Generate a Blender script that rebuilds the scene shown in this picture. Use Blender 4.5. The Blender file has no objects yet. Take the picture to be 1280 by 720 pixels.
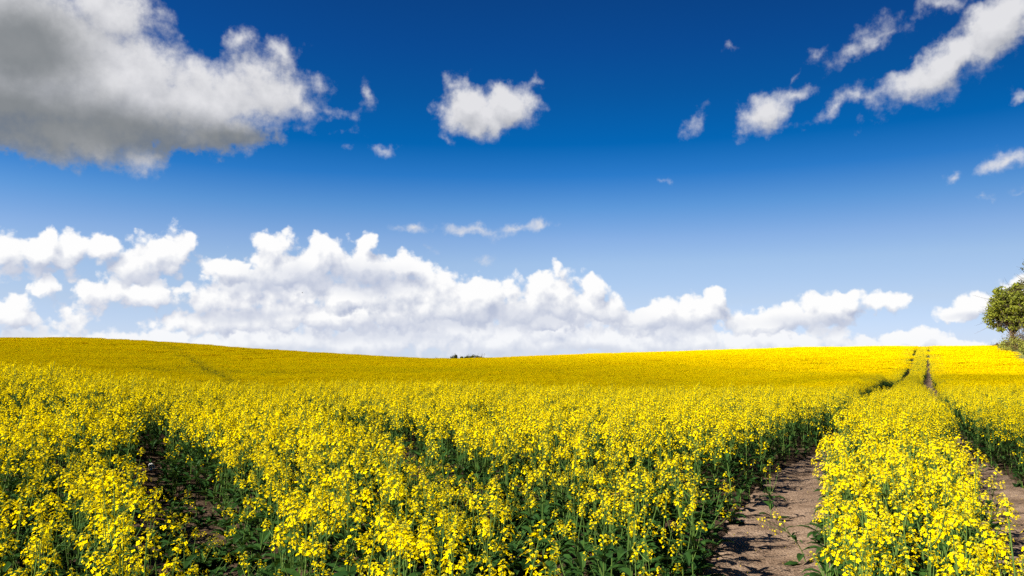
import bpy, math, random
import numpy as np
from mathutils import Vector

R = math.radians
rng = np.random.default_rng(11)
random.seed(11)
scene = bpy.context.scene
COL = scene.collection
EXPOSURE = 1.32
F = 1004.0                      # focal length in photo pixels (1280 wide)
HORIZON = 455.0                 # photo row of the level line
CAM_H = 1.75
CROP_H = 0.95
PITCH = math.atan((HORIZON - 360) / F)

# ------------------------------------------------------------------ helpers
class MB:
    """Collects triangles and quads; build() links them as one mesh object."""
    def __init__(self):
        self.v = []; self.f = []; self.m = []; self.t = []; self.n = 0
    def add(self, verts, faces, mat=0, tint=None):
        verts = np.asarray(verts, float)
        b = self.n
        self.v.append(verts); self.n += len(verts)
        for f in faces:
            self.f.append(tuple(i + b for i in f)); self.m.append(mat)
        self.t.append(np.full(len(verts), random.random() if tint is None else tint))
    def merge(self, o, offset=(0, 0, 0), rz=0.0, s=1.0, matmap=None):
        b = self.n
        c, q = math.cos(rz), math.sin(rz)
        for v in o.v:
            w = v.copy() * s
            w = np.stack([w[:, 0] * c - w[:, 1] * q + offset[0], w[:, 0] * q + w[:, 1] * c + offset[1], w[:, 2] + offset[2]], 1)
            self.v.append(w)
        self.n += o.n
        self.f += [tuple(i + b for i in f) for f in o.f]
        self.m += [m if matmap is None else matmap[m] for m in o.m]
        self.t += o.t
    def mesh(self, name, mats, smooth=False):
        me = bpy.data.meshes.new(name)
        v = np.concatenate(self.v) if self.v else np.zeros((0, 3))
        me.from_pydata(v.tolist(), [], self.f)
        if not isinstance(mats, (list, tuple)):
            mats = [mats]
        for m in mats:
            me.materials.append(m)
        if len(mats) > 1:
            me.polygons.foreach_set("material_index", np.array(self.m, np.int32))
        if smooth:
            me.polygons.foreach_set("use_smooth", np.ones(len(self.f), bool))
        a = me.attributes.new("tint", "FLOAT", "POINT")
        a.data.foreach_set("value", np.concatenate(self.t).astype(np.float32))
        me.update()
        return me
    def build(self, name, mats, parent=None, smooth=False):
        o = bpy.data.objects.new(name, self.mesh(name, mats, smooth))
        COL.objects.link(o)
        if parent is not None:
            o.parent = parent
        return o

def tag(o, label=None, cat=None, group=None, kind=None):
    for k, val in (("label", label), ("category", cat), ("group", group), ("kind", kind)):
        if val:
            o[k] = val
    return o

def empty(name, loc, rz=0.0):
    o = bpy.data.objects.new(name, None)
    COL.objects.link(o)
    o.location = loc; o.rotation_euler = (0, 0, rz); o.empty_display_size = 0.1
    return o

def tube(mb, pts, radii, sides=5, mat=0, tint=None, cap=True):
    pts = np.asarray(pts, float)
    n = len(pts)
    tan = np.gradient(pts, axis=0)
    tan /= np.linalg.norm(tan, axis=1)[:, None] + 1e-9
    ref = np.array([1.0, 0.13, 0.07])
    if abs(tan[0] @ ref) > 0.9:
        ref = np.array([0.1, 1.0, 0.05])
    vs = []
    for i in range(n):
        a = np.cross(tan[i], ref); a /= np.linalg.norm(a) + 1e-9
        b = np.cross(tan[i], a)
        for k in range(sides):
            q = 2 * math.pi * k / sides
            vs.append(pts[i] + radii[i] * (math.cos(q) * a + math.sin(q) * b))
    fs = []
    for i in range(n - 1):
        for k in range(sides):
            k2 = (k + 1) % sides
            fs.append((i * sides + k, i * sides + k2, (i + 1) * sides + k2, (i + 1) * sides + k))
    if cap:
        fs.append(tuple((n - 1) * sides + k for k in range(sides)))
    mb.add(vs, fs, mat, tint)

# ------------------------------------------------------------------ materials
def newmat(name):
    m = bpy.data.materials.new(name); m.use_nodes = True
    m.node_tree.nodes.clear()
    return m, m.node_tree.nodes, m.node_tree.links

def foliage_mat(name, c0, c1, trans, tcol=None, gloss=0.0, rough=0.45, noise=0.0, nscale=6.0):
    """Two tones chosen per leaf / flower by the tint attribute, thin-leaf translucency, optional waxy sheen."""
    m, N, L = newmat(name)
    at = N.new("ShaderNodeAttribute"); at.attribute_name = "tint"
    info = N.new("ShaderNodeObjectInfo")
    ad = N.new("ShaderNodeMath"); ad.operation = "MULTIPLY_ADD"; ad.inputs[1].default_value = 0.65
    mu = N.new("ShaderNodeMath"); mu.operation = "MULTIPLY"; mu.inputs[1].default_value = 0.35
    L.new(info.outputs["Random"], mu.inputs[0]); L.new(at.outputs["Fac"], ad.inputs[0]); L.new(mu.outputs[0], ad.inputs[2])
    mix = N.new("ShaderNodeMix"); mix.data_type = "RGBA"
    mix.inputs[6].default_value = (*c0, 1); mix.inputs[7].default_value = (*c1, 1)
    L.new(ad.outputs[0], mix.inputs[0])
    col = mix.outputs[2]
    if noise:
        tc = N.new("ShaderNodeTexCoord"); no = N.new("ShaderNodeTexNoise"); no.inputs["Scale"].default_value = nscale
        L.new(tc.outputs["Object"], no.inputs["Vector"])
        mr = N.new("ShaderNodeMapRange"); mr.inputs[3].default_value = 1 - noise; mr.inputs[4].default_value = 1 + noise
        mr.inputs[1].default_value = 0.3; mr.inputs[2].default_value = 0.7
        L.new(no.outputs["Fac"], mr.inputs[0])
        vm = N.new("ShaderNodeVectorMath"); vm.operation = "SCALE"
        L.new(col, vm.inputs[0]); L.new(mr.outputs[0], vm.inputs["Scale"]); col = vm.outputs[0]
    d = N.new("ShaderNodeBsdfDiffuse"); L.new(col, d.inputs["Color"])
    out = N.new("ShaderNodeOutputMaterial")
    sh = d.outputs[0]
    if trans > 0:
        t = N.new("ShaderNodeBsdfTranslucent")
        if tcol:
            t.inputs["Color"].default_value = (*tcol, 1)
        else:
            L.new(col, t.inputs["Color"])
        ms = N.new("ShaderNodeMixShader"); ms.inputs[0].default_value = trans
        L.new(sh, ms.inputs[1]); L.new(t.outputs[0], ms.inputs[2]); sh = ms.outputs[0]
    if gloss > 0:
        g = N.new("ShaderNodeBsdfGlossy"); g.inputs["Roughness"].default_value = rough
        ms = N.new("ShaderNodeMixShader"); fr = N.new("ShaderNodeFresnel"); fr.inputs[0].default_value = 1.35
        mg = N.new("ShaderNodeMath"); mg.operation = "MULTIPLY"; mg.inputs[1].default_value = gloss
        L.new(fr.outputs[0], mg.inputs[0]); L.new(mg.outputs[0], ms.inputs[0])
        L.new(sh, ms.inputs[1]); L.new(g.outputs[0], ms.inputs[2]); sh = ms.outputs[0]
    L.new(sh, out.inputs["Surface"])
    return m

M_PETAL = foliage_mat("rape petal", (0.84, 0.605, 0.001), (0.94, 0.77, 0.002), 0.32)
M_BUD = foliage_mat("rape bud", (0.38, 0.40, 0.03), (0.62, 0.50, 0.03), 0.15)
M_STEM = foliage_mat("rape stem", (0.050, 0.100, 0.020), (0.12, 0.185, 0.038), 0.0, gloss=0.08)
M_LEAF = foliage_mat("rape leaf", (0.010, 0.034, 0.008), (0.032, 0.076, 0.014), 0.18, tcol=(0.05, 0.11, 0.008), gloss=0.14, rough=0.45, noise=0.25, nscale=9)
M_TREE = foliage_mat("tree leaf", (0.078, 0.105, 0.010), (0.25, 0.265, 0.028), 0.32, gloss=0.2)
M_TREE2 = foliage_mat("tall tree leaf", (0.07, 0.08, 0.02), (0.16, 0.15, 0.035), 0.25)
M_SHRUB = foliage_mat("shrub leaf", (0.12, 0.15, 0.025), (0.30, 0.30, 0.06), 0.25)
M_BROWN = foliage_mat("twiggy shrub leaf", (0.11, 0.075, 0.03), (0.20, 0.15, 0.05), 0.2)
M_FARB = foliage_mat("far bush leaf", (0.050, 0.055, 0.015), (0.11, 0.11, 0.025), 0.2)
M_GRASS = foliage_mat("verge grass", (0.14, 0.20, 0.04), (0.34, 0.31, 0.12), 0.3)

def bark_mat():
    m, N, L = newmat("bark")
    tc = N.new("ShaderNodeTexCoord"); no = N.new("ShaderNodeTexNoise"); no.inputs["Scale"].default_value = 5; no.inputs["Detail"].default_value = 6
    mp = N.new("ShaderNodeMapping"); mp.inputs["Scale"].default_value = (3, 3, 0.6)
    cr = N.new("ShaderNodeValToRGB"); cr.color_ramp.elements[0].color = (0.05, 0.035, 0.025, 1); cr.color_ramp.elements[1].color = (0.17, 0.13, 0.09, 1)
    cr.color_ramp.elements[0].position = 0.3; cr.color_ramp.elements[1].position = 0.7
    b = N.new("ShaderNodeBsdfDiffuse"); out = N.new("ShaderNodeOutputMaterial")
    L.new(tc.outputs["Object"], mp.inputs[0]); L.new(mp.outputs[0], no.inputs["Vector"]); L.new(no.outputs["Fac"], cr.inputs[0])
    L.new(cr.outputs[0], b.inputs["Color"]); L.new(b.outputs[0], out.inputs["Surface"])
    return m
M_BARK = bark_mat()

def soil_mat(name, dark, mid, light, bump=0.6):
    m, N, L = newmat(name)
    ge = N.new("ShaderNodeNewGeometry")
    n1 = N.new("ShaderNodeTexNoise"); n1.inputs["Scale"].default_value = 2.2; n1.inputs["Detail"].default_value = 8; n1.inputs["Roughness"].default_value = 0.65
    n2 = N.new("ShaderNodeTexNoise"); n2.inputs["Scale"].default_value = 26; n2.inputs["Detail"].default_value = 6; n2.inputs["Roughness"].default_value = 0.7
    vo = N.new("ShaderNodeTexVoronoi"); vo.inputs["Scale"].default_value = 38
    for n in (n1, n2, vo):
        L.new(ge.outputs["Position"], n.inputs["Vector"])
    mx = N.new("ShaderNodeMath"); mx.operation = "MULTIPLY_ADD"; mx.inputs[1].default_value = 0.55
    m2 = N.new("ShaderNodeMath"); m2.operation = "MULTIPLY"; m2.inputs[1].default_value = 0.45
    L.new(n2.outputs["Fac"], m2.inputs[0]); L.new(n1.outputs["Fac"], mx.inputs[0]); L.new(m2.outputs[0], mx.inputs[2])
    cr = N.new("ShaderNodeValToRGB"); e = cr.color_ramp.elements
    e[0].position = 0.36; e[0].color = (*dark, 1); e[1].position = 0.64; e[1].color = (*light, 1)
    k = e.new(0.5); k.color = (*mid, 1)
    L.new(mx.outputs[0], cr.inputs[0])
    sm = N.new("ShaderNodeMath"); sm.operation = "MULTIPLY_ADD"; sm.inputs[1].default_value = -0.35
    L.new(vo.outputs["Distance"], sm.inputs[0]); L.new(mx.outputs[0], sm.inputs[2])
    bp = N.new("ShaderNodeBump"); bp.inputs["Strength"].default_value = bump; bp.inputs["Distance"].default_value = 0.05
    L.new(sm.outputs[0], bp.inputs["Height"])
    b = N.new("ShaderNodeBsdfDiffuse"); out = N.new("ShaderNodeOutputMaterial")
    L.new(cr.outputs[0], b.inputs["Color"]); L.new(bp.outputs[0], b.inputs["Normal"]); L.new(b.outputs[0], out.inputs["Surface"])
    return m
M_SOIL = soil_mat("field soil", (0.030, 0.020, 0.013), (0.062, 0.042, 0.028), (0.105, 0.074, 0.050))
M_TRACK = soil_mat("track soil", (0.085, 0.055, 0.036), (0.20, 0.138, 0.095), (0.31, 0.225, 0.160), 0.6)

# ------------------------------------------------------------------ terrain
HX = np.array([-400, 0, 100, 200, 300, 400, 500, 560, 620, 700, 800, 900, 1000, 1100, 1160, 1250, 1280, 1500, 1700.])
HY = np.array([426, 424, 423, 427, 435, 442, 447, 449, 447.4, 444.5, 441, 437.5, 435, 433.6, 433, 432, 432, 432, 434.])
RCX = np.array([-400, 0, 200, 400, 560, 800, 1000, 1280, 1700.])
RCY = np.array([150, 150, 165, 195, 220, 215, 205, 200, 200.])
TH = np.arctan((np.linspace(-900, 2200, 621) - 640) / F)
_px = np.tan(TH) * F + 640
_sm = lambda a, k: np.convolve(np.pad(a, k, "edge"), np.ones(2 * k + 1) / (2 * k + 1), "valid")
HORZ = _sm(np.interp(_px, HX, HY), 6)
RC = _sm(np.interp(_px, RCX, RCY), 10)
R0 = _sm(np.interp(_px, [0, 560, 900, 1280], [24, 34, 56, 60]), 10)

def prof(r, rc, r0):
    t = np.clip((r - r0) / (rc - r0), 0, 1)
    s = t * t * (3 - 2 * t)
    return s - np.clip((r - rc) / 260.0, 0, 3) ** 1.3 * 0.9
def sstep(a, b, r):
    t = np.clip((r - a) / (b - a), 0, 1)
    return t * t * (3 - 2 * t)
HB = _sm(np.interp(_px, [-400, 0, 60, 130, 200, 300, 400, 600, 800, 1000, 1100], [.72, .70, .68, .55, .36, .22, .27, .26, .16, .04, 0]), 4)
WL = _sm(np.interp(_px, [800, 1050], [1, 0]), 6)
WR = _sm(np.interp(_px, [820, 1000], [0, 1]), 6)
def near_rise(r, hb, wl, wr):
    """The low rise the near plants stand on, and the dip behind it."""
    a = hb * sstep(5, 19, r) * (1 - sstep(21, 44, r)) - 1.0 * wl * sstep(22, 46, r) * (1 - sstep(50, 100, r))
    return a + wr * (0.12 * sstep(38, 58, r) * (1 - sstep(60, 75, r)) - 0.8 * sstep(62, 82, r) * (1 - sstep(88, 130, r)))
_rr = np.linspace(30, 260, 400)
AMP = np.zeros(len(TH))
for _i in range(len(TH)):
    ct = math.cos(TH[_i])
    want = (HORIZON - HORZ[_i]) / F
    lo, hi = 0.0, 16.0
    for _k in range(30):
        mid = (lo + hi) / 2
        e = ((mid * prof(_rr, RC[_i], R0[_i]) + near_rise(_rr, HB[_i], WL[_i], WR[_i]) + CROP_H * 1.0 - CAM_H) / (_rr * ct)).max()
        if e < want: lo = mid
        else: hi = mid
    AMP[_i] = (lo + hi) / 2
AMP = _sm(AMP, 4)

def terrain(x, y):
    x = np.asarray(x, float); y = np.asarray(y, float)
    r = np.hypot(x, y); th = np.arctan2(x, y)
    thc = np.clip(th, TH[0], TH[-1])
    h = np.interp(thc, TH, AMP) * prof(r, np.interp(thc, TH, RC), np.interp(thc, TH, R0))
    h = h + near_rise(r, np.interp(thc, TH, HB), np.interp(thc, TH, WL), np.interp(thc, TH, WR))
    back = np.clip((np.abs(th) - 1.05) / 0.7, 0, 1)
    h = h * (1 - back * back * (3 - 2 * back))
    h = h + 0.05 * np.sin(x * 0.31 + 1.0) * np.sin(y * 0.23) * np.clip(r / 12, 0, 1) + 0.16 * np.sin(x * 0.071 + 0.4) * np.sin(y * 0.058 + 2.0) * np.clip((r - 15) / 40, 0, 1)
    return h

# wheel tracks: (polyline, half width, bare ground?)
K = 0.523
R1 = np.array([(0.3, -3), (0.68, 3.0), (2.0, 6.6), (4.2, 12.1), (9.4, 22), (19.9, 43), (33.2, 69), (65.0, 130), (165, 320)], float)
off = np.array([2.25, 0.0])
R2 = np.array([(0.9, -3), (2.75, 3.0), (3.95, 5.5), (5.2, 8.0), (6.4, 10.65), (7.25, 12.6)] + [tuple(p + off) for p in R1[4:]], float)
L1 = np.array([(2.3, 1.2), (0.55, 4.0), (0.0, 5.7), (-0.5, 7.5), (-1.6, 10.9), (-3.7, 15.4), (-8.0, 27), (-16, 50), (-33, 82), (-64, 140), (-80, 170)], float)
L2 = np.array([(-0.5, 1.2), (-1.30, 4.0), (-2.40, 6.6), (-3.55, 8.8), (-5.45, 12.1), (-5.75, 12.7)], float)
T1 = np.array([(-0.5, 7.5), (0.3, 8.6), (1.2, 9.1), (2.3, 9.3), (3.1, 9.4)], float)

def pdist(line, x, y):
    d = np.full(np.shape(x), 1e9)
    for a, b in zip(line[:-1], line[1:]):
        ab = b - a
        t = np.clip(((x - a[0]) * ab[0] + (y - a[1]) * ab[1]) / (ab @ ab), 0, 1)
        d = np.minimum(d, np.hypot(x - a[0] - t * ab[0], y - a[1] - t * ab[1]))
    return d
W1 = ((0, 12, 16, 18.5, 25, 31, 60, 72, 90), (.46, .44, .22, .12, .12, .60, .75, .45, .24))      # half width along y
W2 = ((0, 11, 15, 32, 38, 75, 90), (.62, .52, .15, .10, .55, .50, .22))
W3 = ((0, 5.5, 7, 9, 10, 14), (.18, .25, .29, .24, .16, .13))
W4 = ((0, 5, 7.5, 9, 12, 16, 20), (.20, .26, .44, .42, .22, .10, .08))
TRACKS = [(R1, W1, 1.0), (R2, W2, 1.0), (L2, W3, 1.0), (L1, W4, 0.6), (T1, W4, 0.6)]
def half_w(w, y):
    return np.interp(np.asarray(y, float), w[0], w[1])

def edge_x(y):                               # right-hand edge of the field
    return 11.8 + K * np.asarray(y, float)

def ground_z(x, y):
    h = terrain(x, y)
    for line, w, k in TRACKS:
        d = pdist(line, x, y); hw = half_w(w, y)
        h = h - 0.10 * k * np.clip((hw + 0.12 - d) / 0.16, 0, 1)
    return h

def build_ground():
    th = np.concatenate([np.linspace(-0.85, 0.85, 361), np.linspace(0.85, 2 * math.pi - 0.85, 60)[1:-1]])
    rr = np.concatenate([[0.4], np.geomspace(1.0, 4500, 270)])
    T, Q = np.meshgrid(th, rr, indexing="ij")
    X, Y = Q * np.sin(T), Q * np.cos(T)
    Z = ground_z(X, Y)
    Z = np.maximum(Z, -25)
    v = np.stack([X, Y, Z], -1).reshape(-1, 3)
    nt, nr = T.shape
    mb = MB()
    faces = []
    for i in range(nt):
        i2 = (i + 1) % nt
        for j in range(nr - 1):
            faces.append((i * nr + j, i * nr + j + 1, i2 * nr + j + 1, i2 * nr + j))
    faces.append(tuple(i * nr for i in range(nt)))
    mb.add(v, faces, 0, 0.5)
    o = mb.build("field_ground", M_SOIL, smooth=True)
    tag(o, "brown soil of the rolling field beneath the crop", kind="structure")
build_ground()

def build_track(name, line, half, ymax, mat):
    pts = [line[0]]
    for a, b in zip(line[:-1], line[1:]):
        n = max(2, int(np.linalg.norm(b - a) / 0.16))
        for k in range(1, n + 1):
            p = a + (b - a) * k / n
            if p[1] < ymax: pts.append(p)
    pts = np.array(pts)
    for _ in range(10):                       # round the corners
        pts[1:-1] = (pts[:-2] + 2 * pts[1:-1] + pts[2:]) / 4
    tn = np.gradient(pts, axis=0); tn /= np.linalg.norm(tn, axis=1)[:, None]
    nrm = np.stack([tn[:, 1], -tn[:, 0]], 1)
    offs = np.linspace(-1, 1, 15)
    X = pts[:, 0:1] + nrm[:, 0:1] * offs * half * 1.25; Y = pts[:, 1:2] + nrm[:, 1:2] * offs * half * 1.25
    a = np.abs(offs)[None, :]
    lug = 0.012 * np.sin(X * 9 + Y * 7) * np.sin(X * 5 - Y * 11) + 0.008 * np.sin(X * 23 + 2) * np.sin(Y * 19)
    Z = terrain(X, Y) - 0.045 - 0.035 * np.cos(offs * 6)[None, :] * 0.4 + lug - 0.09 * np.clip((a - 0.8) / 0.2, 0, 1) ** 2
    n, w = X.shape
    mb = MB()
    mb.add(np.stack([X, Y, Z], -1).reshape(-1, 3), [(i * w + j, i * w + j + 1, (i + 1) * w + j + 1, (i + 1) * w + j) for i in range(n - 1) for j in range(w - 1)], 0, 0.5)
    o = mb.build(name, mat, smooth=True)
    return o
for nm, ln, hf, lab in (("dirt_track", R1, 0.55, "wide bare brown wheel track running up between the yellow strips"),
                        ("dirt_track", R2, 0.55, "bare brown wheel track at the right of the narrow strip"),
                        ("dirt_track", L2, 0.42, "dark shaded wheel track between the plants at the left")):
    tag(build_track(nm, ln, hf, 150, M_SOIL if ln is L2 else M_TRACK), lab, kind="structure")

# ------------------------------------------------------------------ rape plants
def petal_flower(mb, c, nrm, size, lod, tint):
    nrm = nrm / np.linalg.norm(nrm)
    ref = np.array([0.3, 0.8, 0.5]) if abs(nrm[2]) > 0.8 else np.array([0, 0, 1.0])
    a = np.cross(nrm, ref); a /= np.linalg.norm(a); b = np.cross(nrm, a)
    ph = random.random() * 1.57
    a, b = math.cos(ph) * a + math.sin(ph) * b, -math.sin(ph) * a + math.cos(ph) * b
    if lod == 0:
        vs = []; fs = []
        for k in range(4):
            q = k * math.pi / 2 + random.uniform(-0.15, 0.15)
            u = math.cos(q) * a + math.sin(q) * b; w = -math.sin(q) * a + math.cos(q) * b
            cup = random.uniform(0.0, 0.45); ln = size * random.uniform(0.85, 1.1)
            i = len(vs)
            vs += [c + u * ln * 0.08, c + u * ln * 0.62 + w * ln * 0.42 + nrm * ln * (cup * 0.5), c + u * ln * 1.0 + w * ln * 0.16 + nrm * ln * (cup * 0.6 - 0.08),
                   c + u * ln * 1.0 - w * ln * 0.16 + nrm * ln * (cup * 0.6 - 0.08), c + u * ln * 0.62 - w * ln * 0.42 + nrm * ln * (cup * 0.5)]
            fs.append((i, i + 1, i + 2, i + 3, i + 4))
        mb.add(vs, fs, 0, tint)
    else:
        s = size * 0.95
        z = nrm * s * 0.35
        mb.add([c + a * s + z, c + b * s * 0.9, c - a * s + z, c - b * s * 0.9], [(0, 1, 2, 3)], 0, tint)

def head(mb, top, axis, lod, rich, sc=1.0):
    """One raceme: open flowers spiralling below a dome of buds."""
    axis = axis / np.linalg.norm(axis)
    ref = np.array([1.0, 0, 0]) if abs(axis[0]) < 0.8 else np.array([0, 1.0, 0])
    a = np.cross(axis, ref); a /= np.linalg.norm(a); b = np.cross(axis, a)
    n = int((random.randint(12, 22) if lod == 0 else random.randint(9, 13)) * rich)
    n = max(n, 4)
    ph = random.random() * 6.28
    size0 = 0.0100 if lod == 0 else 0.0122
    tint = random.random()
    for i in range(n):
        f = (i + 0.5) / n
        ph += 2.4 + random.uniform(-0.3, 0.3)
        s = -0.075 * f * sc * random.uniform(0.7, 1.15) + 0.004
        rad = (0.012 + 0.026 * math.sin(min(1.0, f * 1.25) * 1.57)) * sc * random.uniform(0.75, 1.2)
        d = math.cos(ph) * a + math.sin(ph) * b
        c = top + axis * s + d * rad
        petal_flower(mb, c, d * (0.25 + 0.75 * f) + axis * (1.1 - 0.45 * f) + np.random.default_rng(random.randint(0, 1 << 30)).normal(0, 0.25, 3), size0 * random.uniform(0.85, 1.25) * (0.85 + 0.3 * f) * sc ** 0.5, lod, min(1, max(0, tint * 0.5 + random.random() * 0.5)))
        if lod == 0 and i % 2 == 0:
            mb.add([top + axis * (s - 0.012), top + axis * (s - 0.011) + b * 0.0012, c], [(0, 1, 2)], 1, 0.2)
    for i in range(9 if lod == 0 else 2):
        ph += 2.4
        d = math.cos(ph) * a + math.sin(ph) * b
        rad = 0.0015 + 0.0065 * math.sqrt((i + 0.3) / 9)
        c = top + axis * (0.014 - rad * 0.9) + d * rad
        h = 0.0042 if lod == 0 else 0.006
        mb.add([c - axis * h, c + a * h * 0.55, c + b * h * 0.55, c - a * h * 0.55, c - b * h * 0.55, c + axis * h * 1.1],
               [(0, 2, 1), (0, 3, 2), (0, 4, 3), (0, 1, 4), (5, 1, 2), (5, 2, 3), (5, 3, 4), (5, 4, 1)], 1)

def leaf(mb, base, az, ln, wd, up, lod):
    u = np.array([math.cos(az), math.sin(az), 0]); w = np.array([-math.sin(az), math.cos(az), 0])
    seg = 4 if lod == 0 else 2
    droop = random.uniform(0.5, 1.25)
    vs = []; fs = []
    prof_w = [0.22, 0.72, 1.0, 0.72, 0.06] if seg == 4 else [0.3, 1.0, 0.08]
    p = np.array(base, float); ang = up
    for i in range(seg + 1):
        t = i / seg
        wob = random.uniform(0.85, 1.15)
        crease = wd * 0.22 * prof_w[i]
        nz = np.array([-u[0] * math.sin(ang), -u[1] * math.sin(ang), math.cos(ang)])
        vs += [p + w * wd * prof_w[i] * 0.5 * wob + nz * crease, p.copy(), p - w * wd * prof_w[i] * 0.5 * wob + nz * crease]
        p = p + (u * math.cos(ang) + np.array([0, 0, math.sin(ang)])) * ln / seg
        ang -= droop * 1.6 / seg * (0.6 + t)
    for i in range(seg):
        k = i * 3
        fs += [(k, k + 1, k + 4, k + 3), (k + 1, k + 2, k + 5, k + 4)]
    mb.add(vs, fs, 3)

def plant(H, nheads, rich, lod, lean=(0, 0), nleaf=9, spread=0.15, headsc=1.0):
    """Returns (stem, leaves, [heads]) with material indices petal, bud, stem, leaf."""
    st, lf, hs = MB(), MB(), []
    lx, ly = lean
    dr = math.hypot(lx, ly)
    wob = [random.uniform(-0.025, 0.025) for _ in range(4)]
    def at(t):
        q = t * t
        return np.array([lx * q + wob[0] * math.sin(t * 5), ly * q + wob[1] * math.sin(t * 4 + 1), H * t * (1 - 0.42 * (dr / H) ** 1.5 * t)])
    seg = 8 if lod == 0 else 3
    sides = 5 if lod == 0 else 3
    r0 = 0.0055 if lod == 0 else 0.006
    pts = [at(i / seg) for i in range(seg + 1)]
    tube(st, pts, [r0 * (1 - 0.6 * i / seg) for i in range(seg + 1)], sides, 2, 0.4)
    def put(p, ax):
        h = MB(); head(h, np.asarray(p), np.asarray(ax), lod, rich, headsc * random.uniform(0.72, 1.25)); hs.append(h)
    put(pts[-1], pts[-1] - pts[-2] + np.array([0, 0, 0.03]))
    ph = random.random() * 6.28
    for i in range(nheads - 1):
        ph += 2.4 + random.uniform(-0.4, 0.4)
        t = random.uniform(0.38, 0.80)
        p0 = at(t)
        rise = (H * random.uniform(0.64, 1.0) - p0[2])
        rise = max(rise, 0.10) * (1 - 0.3 * min(1, dr))
        o = spread * random.uniform(0.5, 1.3) * (0.5 + rise / H)
        e = p0 + np.array([math.cos(ph) * o + lx * (1 - t) * 1.2, math.sin(ph) * o + ly * (1 - t) * 1.2, rise])
        mid = p0 + (e - p0) * 0.45 + np.array([math.cos(ph) * o * 0.32, math.sin(ph) * o * 0.32, -0.02])
        n = 5 if lod == 0 else 2
        bp = [(1 - q) ** 2 * p0 + 2 * q * (1 - q) * mid + q * q * e for q in np.linspace(0, 1, n + 1)]
        tube(st, bp, [0.0032 - 0.0016 * q for q in np.linspace(0, 1, n + 1)], 4 if lod == 0 else 3, 2, 0.6)
        put(e, bp[-1] - bp[-2])
        if lod == 0 or i % 2:
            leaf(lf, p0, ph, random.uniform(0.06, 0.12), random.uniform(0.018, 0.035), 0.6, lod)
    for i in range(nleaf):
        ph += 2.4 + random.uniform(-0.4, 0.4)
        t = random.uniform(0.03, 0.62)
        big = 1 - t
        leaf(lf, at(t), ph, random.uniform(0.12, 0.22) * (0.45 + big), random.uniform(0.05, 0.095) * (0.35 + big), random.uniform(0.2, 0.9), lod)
    return st, lf, hs

def whole(parts):
    mb = MB()
    for p in [parts[0], parts[1]] + parts[2]:
        mb.merge(p)
    return mb
PM = [M_PETAL, M_BUD, M_STEM, M_LEAF]
SRC = bpy.data.collections.new("crop_source")         # holds the shapes the crop is made of; not part of the scene
SRC_IDX = {}
def source(kind, mb):
    n = len(SRC.objects)
    o = bpy.data.objects.new("src_%03d" % n, mb.mesh("rape_shape", PM))
    SRC.objects.link(o)
    SRC_IDX.setdefault(kind, []).append(n)

NEAR = []
for i in range(12):                                    # rich near plants
    NEAR.append(("rich", plant(random.uniform(0.86, 1.04), random.randint(4, 6), 1.0, 0, (random.uniform(-.12, .12), random.uniform(-.12, .12)), 8, 0.125)))
for i in range(7):                                     # sparse, leafier near plants
    NEAR.append(("thin", plant(random.uniform(0.76, 0.98), random.randint(2, 4), 0.75, 0, (random.uniform(-.14, .14), random.uniform(-.14, .14)), 12, 0.15, 0.85)))
for i in range(5):                                     # low leafy plants along the track edges
    NEAR.append(("low", plant(random.uniform(0.42, 0.62), random.randint(1, 2), 0.5, 0, (random.uniform(-.2, .2), random.uniform(-.2, .2)), 14, 0.12, 0.7)))
for kind, parts in NEAR:
    source("n" + kind, whole(parts))
for i in range(9):
    source("mrich", whole(plant(random.uniform(0.84, 1.04), random.randint(5, 7), 1.05, 1, (random.uniform(-.1, .1), random.uniform(-.1, .1)), 6, 0.13)))
for i in range(5):
    source("mthin", whole(plant(random.uniform(0.76, 0.95), random.randint(2, 4), 0.8, 1, (random.uniform(-.1, .1), random.uniform(-.1, .1)), 9, 0.15)))
for i in range(3):
    source("mlow", whole(plant(random.uniform(0.42, 0.6), 1, 0.5, 1, (random.uniform(-.1, .1), random.uniform(-.1, .1)), 10, 0.12)))

def patch(size, nh, q, qs, leaves):
    """A square of far crop: racemes as little sprays of quads over a leafy layer."""
    mb = MB()
    for i in range(nh):
        x, y = random.uniform(-.5, .5) * size, random.uniform(-.5, .5) * size
        z = random.triangular(0.66, 1.04, 0.92)
        ti = random.random()
        for k in range(q):
            c = np.array([x + random.gauss(0, .022), y + random.gauss(0, .022), z - abs(random.gauss(0, .035))])
            petal_flower(mb, c, np.array([random.gauss(0, .6), random.gauss(0, .6), 1.0]), qs * random.uniform(.75, 1.25), 1, 0.5 * ti + 0.5 * random.random())
        if i % 3 == 0:
            mb.add([(x - .006, y, 0.2), (x + .006, y, 0.2), (x, y + .004, z - .03)], [(0, 1, 2)], 2)
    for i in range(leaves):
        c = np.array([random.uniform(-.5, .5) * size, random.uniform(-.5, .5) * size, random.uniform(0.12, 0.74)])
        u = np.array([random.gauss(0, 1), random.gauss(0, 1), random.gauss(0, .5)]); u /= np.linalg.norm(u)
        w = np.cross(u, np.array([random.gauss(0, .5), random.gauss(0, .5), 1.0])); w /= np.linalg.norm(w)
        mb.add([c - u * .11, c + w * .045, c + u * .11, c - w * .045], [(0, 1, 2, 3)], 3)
    return mb
for i in range(8):
    source("f1", patch(1.2, 225, 6, 0.0195, 45))
for i in range(4):
    source("f1g", patch(1.2, 150, 5, 0.0185, 90))
for i in range(4):
    source("f2g", patch(2.4, 600, 3, 0.035, 150))
for i in range(6):
    source("f2", patch(2.4, 1000, 3, 0.038, 50))

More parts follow.
